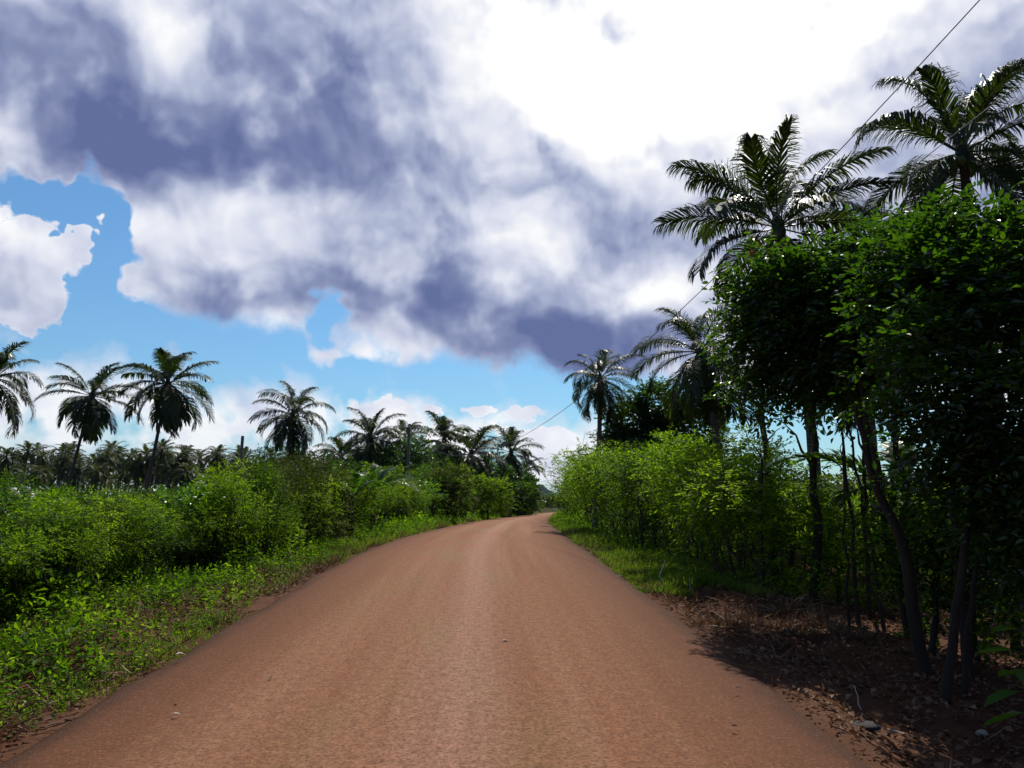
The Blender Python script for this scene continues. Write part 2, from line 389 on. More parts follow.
# ---- palms
def frond(f, s, r, o, az, el, L, droop, nleaf=46, ll=.78, wind=(0, 0), lw=.045, hang=.55):
    n = 14; t = np.linspace(0, 1, n)
    h = np.array([math.cos(az), math.sin(az), 0]); pos = [np.array(o, float)]; e = el
    dirs = []
    for i in range(n):
        d = h * math.cos(e) + np.array([0, 0, math.sin(e)]); d = unit(d + np.array([wind[0], wind[1], 0]) * (t[i] ** 1.3) * .9)
        dirs.append(d); pos.append(pos[-1] + d * L / n); e -= droop * (0.25 + 1.5 * t[i]) / n
    pos = np.array(pos[:n]); dirs = np.array(dirs)
    s.tube(pos, np.linspace(.032, .006, n) * L / 3.6, 4)
    q = np.linspace(.16, .995, nleaf) + r.uniform(-.006, .006, nleaf)
    P = np.stack([np.interp(q, t, pos[:, k]) for k in range(3)], 1); T = unit(np.stack([np.interp(q, t, dirs[:, k]) for k in range(3)], 1))
    up = np.array([0, 0, 1.]); S = unit(np.cross(T, up + h * .01)); U = np.cross(S, T)
    prof = np.clip(np.minimum((q - .08) * 3.4, 1.0), 0, 1) * (1 - .5 * np.clip((q - .5) / .5, 0, 1) ** 1.5)
    tw = r.normal(0, .18)
    for sd in (-1, 1):
        l = ll * L / 3.6 * prof * r.uniform(.82, 1.1, nleaf)
        A = unit(S * sd * (1 - .45 * q[:, None]) + T * (.45 + .7 * q[:, None]) + U * (.28 + tw * sd) + r.normal(0, .09, (nleaf, 3)))
        hg = hang * r.uniform(.7, 1.3, nleaf)[:, None]
        m1 = P + A * (l * .5)[:, None]; A2 = unit(A - up * hg + np.array([wind[0], wind[1], 0]) * .3); m2 = m1 + A2 * (l * .32)[:, None]
        A3 = unit(A2 - up * hg * 1.1); m3 = m2 + A3 * (l * .25)[:, None]
        B = unit(np.cross(A, U)); wd = (lw * L / 3.6) * r.uniform(.8, 1.2, nleaf)[:, None]
        V = np.stack([P - B * wd * .35, P + B * wd * .35, m1 + B * wd * .5, m1 - B * wd * .5, m2 + B * wd * .36, m2 - B * wd * .36, m3], 1).reshape(-1, 3)
        b = np.arange(nleaf)[:, None] * 7
        f.add(V, np.concatenate([b + [0, 1, 2, 3], b + [3, 2, 4, 5]]), 4); f.Fi.append((b + [5, 4, 6] + f.n - len(V)).ravel().astype(np.int32)); f.Ft.append(np.full(nleaf, 3, np.int32))
    return pos
def palm_crown(seed, nf=30, L=3.7, wind=(0, 0), mat='palm', nleaf=46, emin=-50, emax=82, lw=.05, hang=.55, dr=1.):
    r = np.random.default_rng(seed); f = MB()
    for i in range(nf):
        q = (i + .5) / nf; el = R(emax + (emin - emax) * q ** .9); az = i * 2.399963 + r.normal(0, .18)
        frond(f, f, r, (math.cos(az) * .1, math.sin(az) * .1, .12 - .25 * q), az, el + r.normal(0, .08), L * r.uniform(.82, 1.05) * (.9 if q < .15 else 1), dr * r.uniform(.8, 1.6) * (1.25 - .3 * q), nleaf, 1.12, wind, lw, hang)
    # the boot of old leaf bases
    f.tube([(0, 0, -.55), (0, 0, -.2), (0, 0, .15), (0, 0, .45)], [.13, .2, .17, .05], 8)
    return f.mesh('crown', M[mat])
def nut_mesh(seed, n=8):
    r = np.random.default_rng(seed); b = MB()
    for i in range(n):
        a = r.uniform(0, 2 * PI); c = np.array([math.cos(a) * .27, math.sin(a) * .27, -.3 - r.uniform(0, .3)])
        k = 8; th = np.linspace(0, PI, 6); pts = np.stack([np.zeros(6), np.zeros(6), -np.cos(th) * .15], 1) + c
        b.tube(pts, np.maximum(np.sin(th) * .11, .004), k)
    return b.mesh('coconut_cluster', M['coco'], True)
NUTS = nut_mesh(5)
def dead_mesh(seed):
    r = np.random.default_rng(seed); f = MB()
    frond(f, f, r, (0, 0, -.1), r.uniform(0, 1), R(-35), 2.3, 1.2, 34, .6, (0, 0), .05, .9); return f.mesh('dead_frond', M['deadfrond'])
PC = [palm_crown(31, 27, emin=-64, lw=.07, dr=.95, hang=.8, nleaf=54), palm_crown(32, 25, emin=-66, lw=.07, dr=1.05, hang=.9, nleaf=54), palm_crown(33, 25, emin=-82, lw=.07, dr=.85, hang=.7, nleaf=54), palm_crown(34, 22, emin=-58, lw=.07, dr=1.1, hang=.9, nleaf=54), palm_crown(35, 30, emin=-78, lw=.07, dr=.9, hang=.8, nleaf=54)]
PW = [palm_crown(41, 20, wind=(.34, -.1), emin=-30, lw=.046, nleaf=86, hang=1.0, dr=.72), palm_crown(42, 23, wind=(.5, 0), emin=-46, lw=.046, nleaf=86, hang=1.0, dr=.85), palm_crown(43, 28, wind=(.35, .1), emin=-74, lw=.045, nleaf=70, hang=.75)]
PF = [palm_crown(51 + i, 24, mat='palmfar', nleaf=24, emin=-60, lw=.13) for i in range(4)]
DEAD = dead_mesh(3)
def palm(px, py, Y, rpx, crown, label, base_px=None, rot=0, group=None, nuts=True, dead=None, tr=.15, lean=None, name='coconut_palm'):
    c = at(px, py, Y); s = rpx * Y / F / 2.85
    bx = at(base_px, 500, Y).x if base_px is not None else c.x + random.uniform(-.6, .6)
    by = Y + (lean or 0)
    g = float(gz(bx, by))
    root = empty(name, (bx, by, g)); tag(root, label, 'palm tree', group)
    off = c - Vector((bx, by, g))
    b = MB(); n = 14; pts = []; rad = []
    r = np.random.default_rng(int(px * 7 + py))
    for i in range(n):
        q = i / (n - 1); bend = q ** 1.4
        pts.append((off.x * bend + math.sin(q * 3) * .1, off.y * bend, off.z * q - .2 * (1 - q))); rad.append(tr * (1.55 - .5 * min(1, q * 6) - .35 * q) * (1 + .05 * r.normal()))
    b.tube(pts, rad, 9); b.obj('trunk', M['palmbark'], root, True)
    k = link('crown', crown, root, off); k.scale = (s, s, s * r.uniform(.9, 1.08)); k.rotation_euler = (r.normal(0, .09), r.normal(0, .09), rot)
    if nuts: q = link('coconut_cluster', NUTS, root, off); q.scale = (s, s, s)
    if dead is not None:
        d = link('dead_frond', DEAD, root, off); d.scale = (s, s, s); d.rotation_euler = (0, 0, dead); tag(d, 'dry orange-brown frond hanging down')
    return root
random.seed(4)
GP = 'coconut palms over the roadside'
# left, tall
palm(-6, 378, 66, 45, PC[0], 'coconut palm cut by the left border of the photo, showing right half of its crown', -14, 0, GP)
palm(92, 396, 64, 43, PC[2], 'coconut palm with low hanging dark fronds, left neighbour of palm with orange frond', 62, 1.1, GP)
palm(168, 384, 62, 45, PC[4], 'tallest left coconut palm with a dry orange frond hanging on its right', 142, 2.3, GP, dead=-.6)
palm(293, 414, 84, 35, PC[1], 'lone coconut palm against white cloud, right of the bare pole in the bushes', 292, .5, GP)
# middle left group
palm(342, 456, 72, 29, PC[3], 'low dark coconut palm at left end of the roadside palm group', 336, 2.0, GP)
palm(371, 438, 66, 37, PC[0], 'coconut palm with spiky crown rising behind the banana plants', 368, 3.0, GP)
palm(444, 440, 84, 34, PC[1], 'coconut palm with upright fronds just right of the wired utility pole', 445, 1.6, GP)
palm(471, 454, 76, 36, PC[4], 'dense drooping coconut palm in middle of the group left of the road end', 463, .4, GP)
palm(511, 452, 98, 31, PC[2], 'coconut palm nearest the road end, last full crown of the left group', 509, 2.4, GP)
palm(526, 471, 125, 19, PC[3], 'small far coconut palm peeking out at left of the road bend', 522, 1.2, GP)
palm(404, 438, 110, 24, PC[3], 'far coconut palm half hidden behind the leafy roadside tree', 404, 2.2, GP)
# right
palm(600, 378, 34, 37, PW[2], 'slim straight coconut palm standing alone at right verge, wind swept crown', 594, .2, GP, tr=.12)
palm(700, 352, 28, 66, PW[2], 'coconut palm with big crown behind the pale green roadside trees', 724, .9, GP)
palm(778, 226, 20, 108, PW[0], 'tall coconut palm with leaning trunk, wide fronds spreading above the glossy leaved tree', 818, .0, GP, dead=2.6)
palm(962, 152, 17.5, 104, PW[1], 'highest coconut palm in the upper right corner, fronds blown to the right', 985, .5, GP)
palm(864, 360, 22, 60, PW[2], 'shaded coconut palm inside the right grove with fronds hanging below the tree crown', 872, 2.0, GP)
palm(566, 492, 92, 14, PC[1], 'tiny far coconut palm at right side of the road bend', 567, 1.0, GP)
# far grove
gl = 'one of the small coconut palms of the distant grove behind the left bushes'
r = np.random.default_rng(77)
for i in range(84):
    px = -60 + i * 5.0 + r.uniform(-6, 6); Yd = r.uniform(105, 200)
    py = 458 + r.uniform(-8, 16) + (4 if px > 180 else 0)
    c = at(px, py, Yd); g = float(gz(c.x, Yd)); sc_s = r.uniform(.72, 1.0) * Yd / 170 + .12
    root = empty('coconut_palm', (c.x, Yd, g)); tag(root, gl, 'palm tree', 'distant coconut grove')
    h = c.z - g; ox = r.normal(0, .8)
    b = MB(); b.tube([(0, 0, -.2), (ox * .3, 0, h * .5), (ox, 0, h)], [.24, .16, .12], 6); b.obj('trunk', M['palmbark'], root)
    k = link('crown', PF[i % 4], root, (ox, 0, h)); k.scale = (sc_s,) * 3; k.rotation_euler = (0, 0, r.uniform(0, 6.28))
# ------------------------------------------------------------------ shrubs and small trees
def plant(kind, data, x, y, s, rz, label, cat, group, part2='foliage', name='shrub', sz=None):
    root = empty(name, (x, y, float(gz(x, y))), rz, (s, s, sz or s)); tag(root, label, cat, group)
    link('stems', data[0], root); link(part2, data[1], root)
    return root
r = np.random.default_rng(5)
LL = lambda y: float(xc(y)) - RW / 2
RL = lambda y: float(xc(y)) + RW / 2
LGL = 'leafy green shrub in the dense thicket left of the road, merging with its neighbours'
y = 6.5; i = 0
while y < 150:
    off = np.interp(y, [6, 11, 17, 30, 60, 150], [3.7, 3.2, 2.4, 2.3, 2.6, 3.2])
    s = np.interp(y, [6, 9, 12, 16, 22, 30, 60, 150], [.58, .60, .62, .66, .82, .92, 1.4, 2.6]) * r.uniform(.62, 1.3)
    plant('s', SH[[0, 4, 6, 1, 5, 3, 4, 2][i % 8]], LL(y) - off + r.uniform(-.25, .25), y, s, r.uniform(0, 6), LGL, 'shrub', 'thicket shrubs left of the road')
    if y < 60:
        yy_ = y + .5; sl = SL[i % 4]; k = np.interp(yy_, [6, 16, 22, 40, 60], [.46, .46, .56, .75, 1.05]) * r.uniform(.85, 1.15)
        plant('t', sl, LL(yy_) - off + .35 + r.uniform(-.3, .3), yy_, k, r.uniform(0, 6), 'spindly sapling with thin dark stems at front of the left roadside thicket', 'sapling', 'saplings fronting the left thicket', 'crown', 'sapling', sz=k * r.uniform(.75, 1.3))
    y += 1.45 * s * (1 + y / 60) * r.uniform(.65, 1.5); i += 1
for row, (o0, ya, yb, sm) in enumerate([(1.6, 8, 70, .80), (3.6, 9, 80, .78), (6.0, 11, 60, .76), (9.0, 14, 60, .78), (12.5, 18, 70, .8), (17, 23, 75, .85), (23, 30, 80, .95), (31, 38, 85, 1.0), (43, 50, 90, 1.0)]):
    y = ya + row * .4
    while y < yb:
        off = np.interp(y, [6, 11, 17, 30, 60], [4.6, 3.9, 2.7, 2.4, 2.6]) + o0
        s = sm * r.uniform(.62, 1.2) * np.interp(y, [8, 11, 16, 22, 30, 60], [.78, .8, .85, 1.0, 1.1, 1.1 if row > 1 else 1.4])
        plant('s', SH[r.integers(0, 7)], LL(y) - off + r.uniform(-.5, .5), y, s, r.uniform(0, 6), LGL, 'shrub', 'thicket shrubs left of the road')
        y += s * 1.75 * (1 + y / 90)
p = at(305, 500, 22); plant('s', SH[2], p.x, 22, 1.1, 1., 'rounded olive-brown bush, bulging highest between the pole and the banana plants', 'shrub', None, name='bush')
p = at(262, 500, 19.5); plant('s', SH[2], p.x, 19.5, 1.02, 2., 'olive bush adjoining the rounded highest bush on its left', 'shrub', None, name='bush')
# taller small trees left of road end
def broad(name, seed, base, lobes, n, L, mat, label, cat='tree', tr=.09, group=None, nl=9, tw=.3, full=True, forks=None, W=.52, shell=.45):
    r = np.random.default_rng(seed); f = MB(); s = MB(); bz = float(gz(base[0], base[1])); base = np.array([base[0], base[1], bz])
    lob = [(l[0] - base[0], l[1] - base[1], l[2] - bz, l[3], l[4], l[5]) for l in lobes]
    P, D = lobe_pts(r, lob, n, shell); sprigs(f, r, P, D, r.uniform(.6, 1.35, n) * tw, nl, L, W, full)
    if name == 'broadleaf_tree' and full:
        m = 150; Pq, Dq = lobe_pts(r, lob, m, .9); Dq = unit(Dq + np.array([0, 0, .45])); sprigs(f, r, Pq, Dq, r.uniform(.5, 1.0, m) * tw * 1.7, 15, L, W, True, .45, 1.1)
    cen = np.mean([l[:3] for l in lob], 0); fork = np.array(forks) - base if forks is not None else np.array([cen[0] * .35, cen[1] * .35, cen[2] * .45])
    pts = limb(s, r, (0, 0, -.2), fork, tr * 1.25, tr * .8, 8, .022, 9)
    for l in lob:
        q = limb(s, r, fork, l[:3], tr * .5, tr * .15, 8, .08, 6)
        for _ in range(5):
            a = q[r.integers(3, 8)]; limb(s, r, a, np.array(l[:3]) + rdir(r, 1)[0] * np.array(l[3:6]) * .85, tr * .16, .004, 5, .1, 4)
    root = empty(name, tuple(base)); tag(root, label, cat, group)
    s.obj('trunk', M['bark'], root, True); f.obj('crown', M[mat], root)
    return root
def L3(px, py, Y, rx, ry=None, rz=None):
    """a crown lobe at that place, radii in metres from its size in the photo"""
    p = at(px, py, Y); k = Y / F; ry = ry or rx
    return (p.x, p.y, p.z, rx * k, rx * k * .8 if rz is None else rz, ry * k)
broad('broadleaf_tree', 61, (at(402, 500, 64).x, 64), [L3(400, 462, 64, 18, 20), L3(416, 448, 64, 13, 12), L3(388, 480, 64, 20, 20), L3(420, 474, 64, 16, 22), L3(405, 495, 64, 24, 18)], 2300, .22, 'dark', 'dark leafy tree rising behind the wired utility pole left of the road', nl=7, full=False, tw=.45)
broad('broadleaf_tree', 62, (at(447, 500, 48).x, 48), [L3(437, 488, 48, 18, 16), L3(455, 482, 48, 16, 14), L3(450, 502, 48, 22, 14)], 1300, .16, 'shrub2', 'olive green small tree left of the road, before the drooping palm', nl=7, full=False)
broad('broadleaf_tree', 63, (at(488, 500, 70).x, 70), [L3(478, 488, 70, 16, 13), L3(497, 490, 70, 15, 11), L3(488, 502, 70, 20, 11)], 1300, .2, 'light', 'light green roadside tree under the last two full palms of the left group', nl=7, full=False)
broad('broadleaf_tree', 64, (at(518, 500, 105).x, 105), [L3(510, 493, 105, 13, 10), L3(525, 492, 105, 11, 9), L3(519, 503, 105, 16, 9)], 1200, .28, 'shrub', 'farthest leafy tree at left of the road bend', nl=7, full=False)
for i, (px, py, Y, rx, ry) in enumerate([(330, 478, 62, 26, 16), (352, 482, 58, 22, 18), (385, 470, 70, 24, 20), (428, 474, 74, 22, 22), (458, 480, 88, 22, 18), (492, 478, 92, 22, 18), (520, 486, 118, 18, 14), (310, 484, 70, 20, 12)]):
    broad('broadleaf_tree', 300 + i, (at(px, 500, Y).x, Y), [L3(px, py, Y, rx * .7, ry), L3(px - rx * .5, py + 5, Y, rx * .5, ry * .8), L3(px + rx * .5, py + 3, Y, rx * .55, ry * .9), L3(px, py + 14, Y, rx, ry)], 1000, .30 * Y / 70, 'dark', 'dark broadleaf tree closing the gaps between palms of the left roadside group', nl=7, full=False, tr=.16, tw=.5, group='dark trees among the left palm group')
# right side row
RG = 'slender roadside trees right of the road'
SLL = 'slender many-stemmed tree with airy pale green crown in the row right of the road'
for i, (px, Y, s) in enumerate([(772, 13.2, .88), (745, 14.8, 1.0), (724, 16.5, 1.08), (778, 15.5, .66), (702, 18.5, 1.1), (676, 20.5, 1.12), (750, 19.5, .8), (652, 23, 1.18), (640, 26, 1.2), (722, 23.5, 1.0), (626, 29.5, 1.3), (680, 27, 1.2), (612, 35, 1.4), (648, 33, 1.3),
                                (601, 42, 1.55), (628, 42, 1.5), (592, 51, 1.7), (610, 55, 1.8), (583, 62, 1.8), (579, 76, 1.7), (576, 92, 1.7), (600, 70, 1.9), (596, 90, 1.9), (820, 17, .62)]):
    p = at(px, 530, Y)
    s *= .93; plant('t', SL[i % 4], p.x, Y, s, r.uniform(0, 6), SLL, 'tree', RG, 'crown', 'slender_tree', sz=s * r.uniform(.86, 1.0))
RB = 'low green shrubs under the trees right of the road'
for i, (px, Y, s) in enumerate([(850, 19, .6), (785, 22, .62), (905, 17, .6), (840, 26, .75), (965, 15, .6), (820, 21, .55), (880, 20, .6), (930, 18, .6), (890, 24, .75), (1010, 13, .9), (735, 30, 1.1), (690, 38, 1.3), (650, 48, 1.3), (935, 22, .75), (1000, 20, .9),
                                (820, 34, .95), (770, 42, 1.1), (880, 36, 1.0), (1080, 16, 1.2), (720, 50, 1.8), (660, 70, 2.0), (940, 32, 1.0), (1010, 30, 1.2), (620, 90, 2.0), (600, 120, 1.8), (1100, 26, 1.7), (700, 28, .7), (662, 33, .7)]):
    p = at(px, 530, Y)
    plant('s', SH[[5, 5, 3, 5][i % 4]], p.x, Y, s, r.uniform(0, 6), 'green shrub filling the shade beneath the trees right of the road', 'shrub', RB)
# dark round tree behind
broad('broadleaf_tree', 65, (at(655, 500, 36).x, 36), [L3(636, 425, 36, 26, 22), L3(660, 405, 36, 26, 20), L3(690, 430, 36, 32, 26), L3(620, 440, 36, 16, 12), L3(672, 455, 36, 34, 16), L3(640, 450, 36, 30, 14)], 4200, .21, 'dark', 'round dark leaved tree between the lone slim palm and the big crowned palm', nl=8, full=False, tw=.35)
# glossy trees in front
lob1 = [L3(770, 300, 11, 24, 26), L3(758, 326, 11.2, 18, 26), L3(764, 360, 11.2, 22, 24), L3(795, 318, 11, 40, 40), L3(838, 284, 10.5, 34, 24), L3(798, 366, 11.4, 38, 26), L3(850, 330, 10.6, 46, 46), L3(855, 370, 11.3, 38, 22), L3(800, 290, 11, 26, 18), L3(760, 398, 11.5, 16, 14), L3(885, 285, 10.4, 36, 36), L3(895, 252, 10.4, 24, 20),
        L3(880, 345, 10.4, 34, 34), L3(764, 262, 11, 12, 12), L3(866, 248, 10.5, 16, 12)]
broad('broadleaf_tree', 66, (at(912, 600, 11.2).x, 11.2), lob1, 3000, .115, 'dark', 'glossy dark leaved tree in front of the leaning palm, gap of sky below its crown', tr=.045, nl=9, tw=.5, forks=at(893, 400, 11.0))
lob2 = [L3(912, 256, 8.2, 30, 20), L3(950, 248, 8.2, 36, 22), L3(1000, 258, 8, 42, 26), L3(1060, 258, 8, 60, 40), L3(925, 290, 8, 44, 36), L3(985, 305, 7.6, 52, 40), L3(1050, 330, 7.6, 60, 56), L3(922, 352, 7.4, 30, 26), L3(965, 395, 7.2, 44, 34), L3(1030, 420, 7.2, 52, 46), L3(948, 450, 7.6, 32, 26), L3(1000, 485, 7.6, 46, 38), L3(1060, 520, 7.6, 52, 50), L3(898, 310, 8.2, 22, 26), L3(1015, 545, 8.4, 36, 26),
        L3(935, 226, 8.2, 14, 10), L3(985, 230, 8.1, 18, 10), L3(905, 385, 7.6, 16, 14), L3(930, 415, 7.5, 18, 12)]
broad('broadleaf_tree', 67, (at(935, 640, 7.6).x, 7.6), lob2, 4000, .10, 'dark', 'large dark glossy leaved tree filling the right border, nearest to the camera', tr=.04, nl=9, tw=.42, forks=at(975, 500, 7.8))
lob3 = [L3(930, 560, 9.5, 44, 34), L3(975, 580, 9.2, 40, 34), L3(900, 530, 9.8, 36, 40), L3(950, 510, 9.6, 40, 30), L3(1000, 600, 8.8, 34, 30)]
broad('shrub', 68, (at(930, 650, 9.4).x, 9.4), lob3, 620, .10, 'shrub', 'loose shrub crowded among trunks under the nearest glossy tree', 'shrub', tr=.04, tw=.3, full=False)
lob4 = [L3(830, 530, 12.6, 36, 28), L3(870, 528, 12.8, 36, 26), L3(800, 560, 12.4, 30, 26), L3(852, 560, 12.4, 34, 24)]
broad('shrub', 69, (at(838, 600, 12.6).x, 12.6), lob4, 420, .10, 'light', 'shaded shrub at the foot of the leaning palm trunk', 'shrub', tr=.04, tw=.3, full=False)
# bare slim trunks in the shade
TG = 'slim dark trunks in the shade right of the road'
for i, (px, Y, h, w, ln) in enumerate([(788, 14, 1.5, .045, .15), (854, 11, 2.6, .03, -.1), (866, 11.5, 3.2, .03, .12), (880, 10.8, 2.8, .025, -.2), (905, 10.2, 3.4, .05, -.5), (893, 13.5, 5.2, .05, .3), (775, 15, 3.4, .06, -.1), (845, 10.4, 2.2, .02, .1), (958, 8.6, 2.6, .05, .2), (970, 9.4, 2.8, .04, -.1),
                                       (922, 8.4, 2.8, .06, -.5), (760, 13, 2.2, .04, .2), (812, 12.4, 3.1, .07, .1), (948, 7.9, 1.6, .03, .3), (1005, 9.5, 2.6, .05, .5), (772, 24, 6.2, .05, 0)]):
    p = at(px, 560, Y); g = float(gz(p.x, Y)); rr = np.random.default_rng(i + 90); b = MB()
    pts = limb(b, rr, (0, 0, -.2), (ln, rr.uniform(-.3, .3), h), w * 1.2, w * .55, 9, .02, 7)
    for k in range(3): q = pts[rr.integers(4, 9)]; limb(b, rr, q, q + rr.normal(0, .25, 3) + (0, 0, .35), w * .4, .004, 5, .1, 4)
    o = b.obj('bare_tree', M['bark'], smooth=True); o.location = (p.x, Y, g)
    tag(o, 'short dark post-like stump trunk in the pale green undergrowth' if i == 0 else 'slim dark leafless trunk in the shade beneath the right hand trees', 'tree', None if i == 0 else TG)
# ------------------------------------------------------------------ banana plants
def banana(px, Y, s, label, n=7, rz=0., leaves=None, rg=1):
    p = at(px, 520, Y); root = empty('banana_plant', (p.x, Y, float(gz(p.x, Y))), rz, s); tag(root, label, 'banana plant', None)
    r = np.random.default_rng(int(px) + rg); b = MB(); b.tube([(0, 0, -.15), (.02, 0, .6), (.03, .02, 1.35)], [.11, .09, .055], 8); b.obj('stem', M['stem'], root, True)
    for i in range(n):
        az, el, L, dr = leaves[i] if leaves else (i * 2.4 + r.normal(0, .2), R(r.uniform(25, 75)), r.uniform(1.3, 1.8), r.uniform(1.2, 2.2))
        f = MB(); frond(f, f, r, (.03, .02, 1.3), az, el, L, dr, 44, 1.05 * 1.7 / L * .62, (0, 0), .115, .28)
        f.obj('leaf', M['banana'], root)
    return root
banana(350, 25, 1.05, 'banana plant with shiny arching leaves right of the rounded olive bush')
banana(372, 29, 1.2, 'banana plant with upright bright leaf, right one of the pair before the spiky palm', rg=5)
banana(22, 13.5, .8, 'banana plant with pale bent leaves near left border among field shrubs', 6)
banana(70, 17, .7, 'small banana plant with torn leaf right of the banana plant near left border', 5, rg=3)
banana(905, 11.5, 1.3, 'shaded banana plant whose tattered leaf arches across the sky gap', 5, leaves=[(PI, R(38), 1.7, 1.3), (2.6, R(50), 1.4, 1.6), (-.4, R(60), 1.3, 1.6), (1.2, R(60), 1.4, 1.5), (PI + .5, R(20), 1.2, 1.2)])
p = at(1030, 640, 6.2); root = empty('young_plant', (p.x, 6.2, float(gz(p.x, 6.2)))); tag(root, 'young broad leaved plant with bright green leaves at the lower right border', 'plant')
r = np.random.default_rng(12); b = MB(); b.tube([(0, 0, -.1), (.01, 0, .3), (-.03, .02, 1.0)], [.016, .013, .006], 7); b.obj('stem', M['stem'], root, True)
for i in range(13):
    q = i / 12; az = i * 2.4 + 2.2; A = np.array([[math.cos(az), math.sin(az), .55 - .5 * (1 - q)]]); l = .34 - .12 * q
    bb = MB(); base = np.array([[-.03 * q, .02 * q,   .35 + .65 * q]]); st = base + unit(A) * .1; bb.tube([base[0], st[0]], [.005, .004], 5)
    A2 = unit(A + [[0, 0, -.45]]); bb.leaves(st, A2, np.array([[0, 0, 1.]]), [l], [l * .55], .14, True); bb.obj('leaf', M['banana'], root)
# ------------------------------------------------------------------ poles and wires
pp = at(407, 500, 60); pg = float(gz(pp.x, 60))
root = empty('utility_pole', (pp.x, 60, pg)); tag(root, 'weathered wooden utility pole with crossarm, rising from the dark tree left of the road', 'utility pole')
H = 8.0 - pg
b = MB(); b.tube([(0, 0, -.3), (0, 0, H * .5), (.05, 0, H + .15)], [.15, .13, .10], 10); b.obj('pole', M['pole'], root, True)
b = MB(); b.tube([(-.7, -.12, H - .15), (.7, -.12, H - .15)], [.05, .05], 4); b.obj('crossarm', M['pole'], root)
for dxx in (-.6, 0, .6):
    b = MB(); b.tube([(dxx, -.12, H - .12), (dxx, -.12, H - .02), (dxx, -.12, H + .02)], [.05, .035, .05], 8); b.obj('insulator', M['ceramic'], root)
b = MB(); Y = np.concatenate([np.linspace(60, -25, 60)]); b.tube(np.stack([pp.x + (60 - Y) * .2655, Y, 4.2 + .0057 * (Y - 34) ** 2], 1), np.full(60, .008), 5)
tag(b.obj('power_line', M['wire']), 'long sagging overhead wire crossing the sky from top right to the wooden pole', 'wire')
p2 = at(771, 500, 26)
b = MB(); A = np.array([p2.x, 26, 6.3]); B = at(951, 137, 9.2); Cc = at(1024, 80, 8.2); d = (np.array(Cc) - np.array(B)); 
E = np.array([11.5, -6, 9.0]); tt = np.linspace(0, 1, 40)
Bq = at(900, 178, 10.2); pts = np.array([A, at(891, 185, 10.4), B, Cc, E]); kt = [26, 10.4, 9.2, 8.2, -6]
Yq = np.linspace(26, -6, 50); b.tube(np.stack([np.interp(-Yq, -np.array(kt), pts[:, 0]), Yq, np.interp(-Yq, -np.array(kt), pts[:, 2])], 1), np.full(50, .006), 5)
tag(b.obj('power_line', M['wire']), 'shorter overhead wire passing in front of the highest palm crown at right', 'wire')
p = at(240, 460, 55); g = float(gz(p.x, 55)); b = MB(); top = at(242, 436, 55)
b.tube([(0, 0, -.2), ((top.x - p.x) * .5, 0, (top.z - g) * .5), (top.x - p.x + .05, 0, top.z - g)], [.14, .13, .11], 8); o = b.obj('wooden_pole', M['pole'], smooth=True); o.location = (p.x, 55, g)
tag(o, 'bare slightly tilted wooden pole sticking out of the left bushes, left of the lone palm', 'pole')
# ------------------------------------------------------------------ stuff: verge growth
def on_ground(x, y, dz=0.): return np.stack([x, y, gz(x, y) + dz], 1)
def scatter_verge(r, n, side, e0, e1, y0, y1, pw=1.6):
    y = y0 + (y1 - y0) * r.random(n) ** pw; e = r.uniform(e0, e1, n)
    return xc(y) + side * (RW / 2 + e), y, e
def tuft(b, r, x, y, nb, L, lean=.55, W=.10):
    for k in range(nb):
        n = len(x); P = on_ground(x + r.normal(0, .04, n), y + r.normal(0, .04, n), -.01)
        A = unit(np.stack([r.normal(0, lean, n), r.normal(0, lean, n), np.ones(n)], 1)); N = rdir(r, n)
        l = L * r.uniform(.5, 1.25, n); b.leaves(P, A, N, l, np.maximum(l * W, .006 + .0006 * y), .1, False)
r = np.random.default_rng(8)
g = MB()
for side, e0, e1 in ((-1, -.06, 2.6), (1, -.04, 1.9)):
    x, y, e = scatter_verge(r, 20000, side, e0, e1, 3.0 if side < 0 else 12.5, 150, 2.0)
    k = n2(x * .9 + 3, y * .5) + .4 * n1(x * 3, y * 3) + (.12 if side < 0 else .2) > (-.05) + .12*(e<.2); x, y, e = x[k], y[k], e[k]
    sc2 = np.interp(y, [3, 15, 40, 150], [.13, .17, .3, .6]) * np.interp(e, [0, .3, 1], [.45, .8, 1.1])
    tuft(g, r, x, y, 5, sc2)
tag(g.obj('grass', M['grass']), 'green and straw coloured grass growing along both road edges', 'grass', kind='stuff')
w = MB()
def weeds(x, y, h):
    n = len(x)
    P = on_ground(x, y); D = unit(np.stack([r.normal(0, .4, n), r.normal(0, .4, n), np.ones(n)], 1))
    sprigs(w, r, P, D, h, 8, np.clip(h * .22, .035, .5), .5, False, .15, 1.1)
x, y, e = scatter_verge(r, 24000, -1, .15, 4.6, 3, 110, 2.0)
k = (n1(x * .8, y * .8 + 20) + .5 * n3(x * 2.5, y * 2.5) + (e - 1.2) * .12 > -.36) & (e > .06 + .3 * n2(x * 2, y * 2)); x, y, e = x[k], y[k], e[k]
weeds(x, y, np.interp(y, [3, 15, 40, 110], [.22, .26, .42, .8]) * r.uniform(.4, 1.4, len(x)) * np.interp(e, [0, .6, 1.5, 3], [.5, 1.0, 1.3, 1.8]) * (1 + 1.3 * n2(x * .9, y * .9)))
x, y, e = scatter_verge(r, 13000, 1, .08, 3.6, 9.8, 110, 1.8)
k = (n1(x * .8 + 9, y * .6 + 20) + .4 * n3(x * 2.5, y * 2.5) + np.interp(y, [9, 12.5, 14, 20], [-.5, -.1, .22, .25]) > 0); x, y, e = x[k], y[k], e[k]
weeds(x, y, np.interp(y, [9, 15, 40, 110], [.16, .2, .35, .8]) * r.uniform(.5, 1.4, len(x)) * np.interp(e, [0, .6, 1.5], [.5, .9, 1.2]))
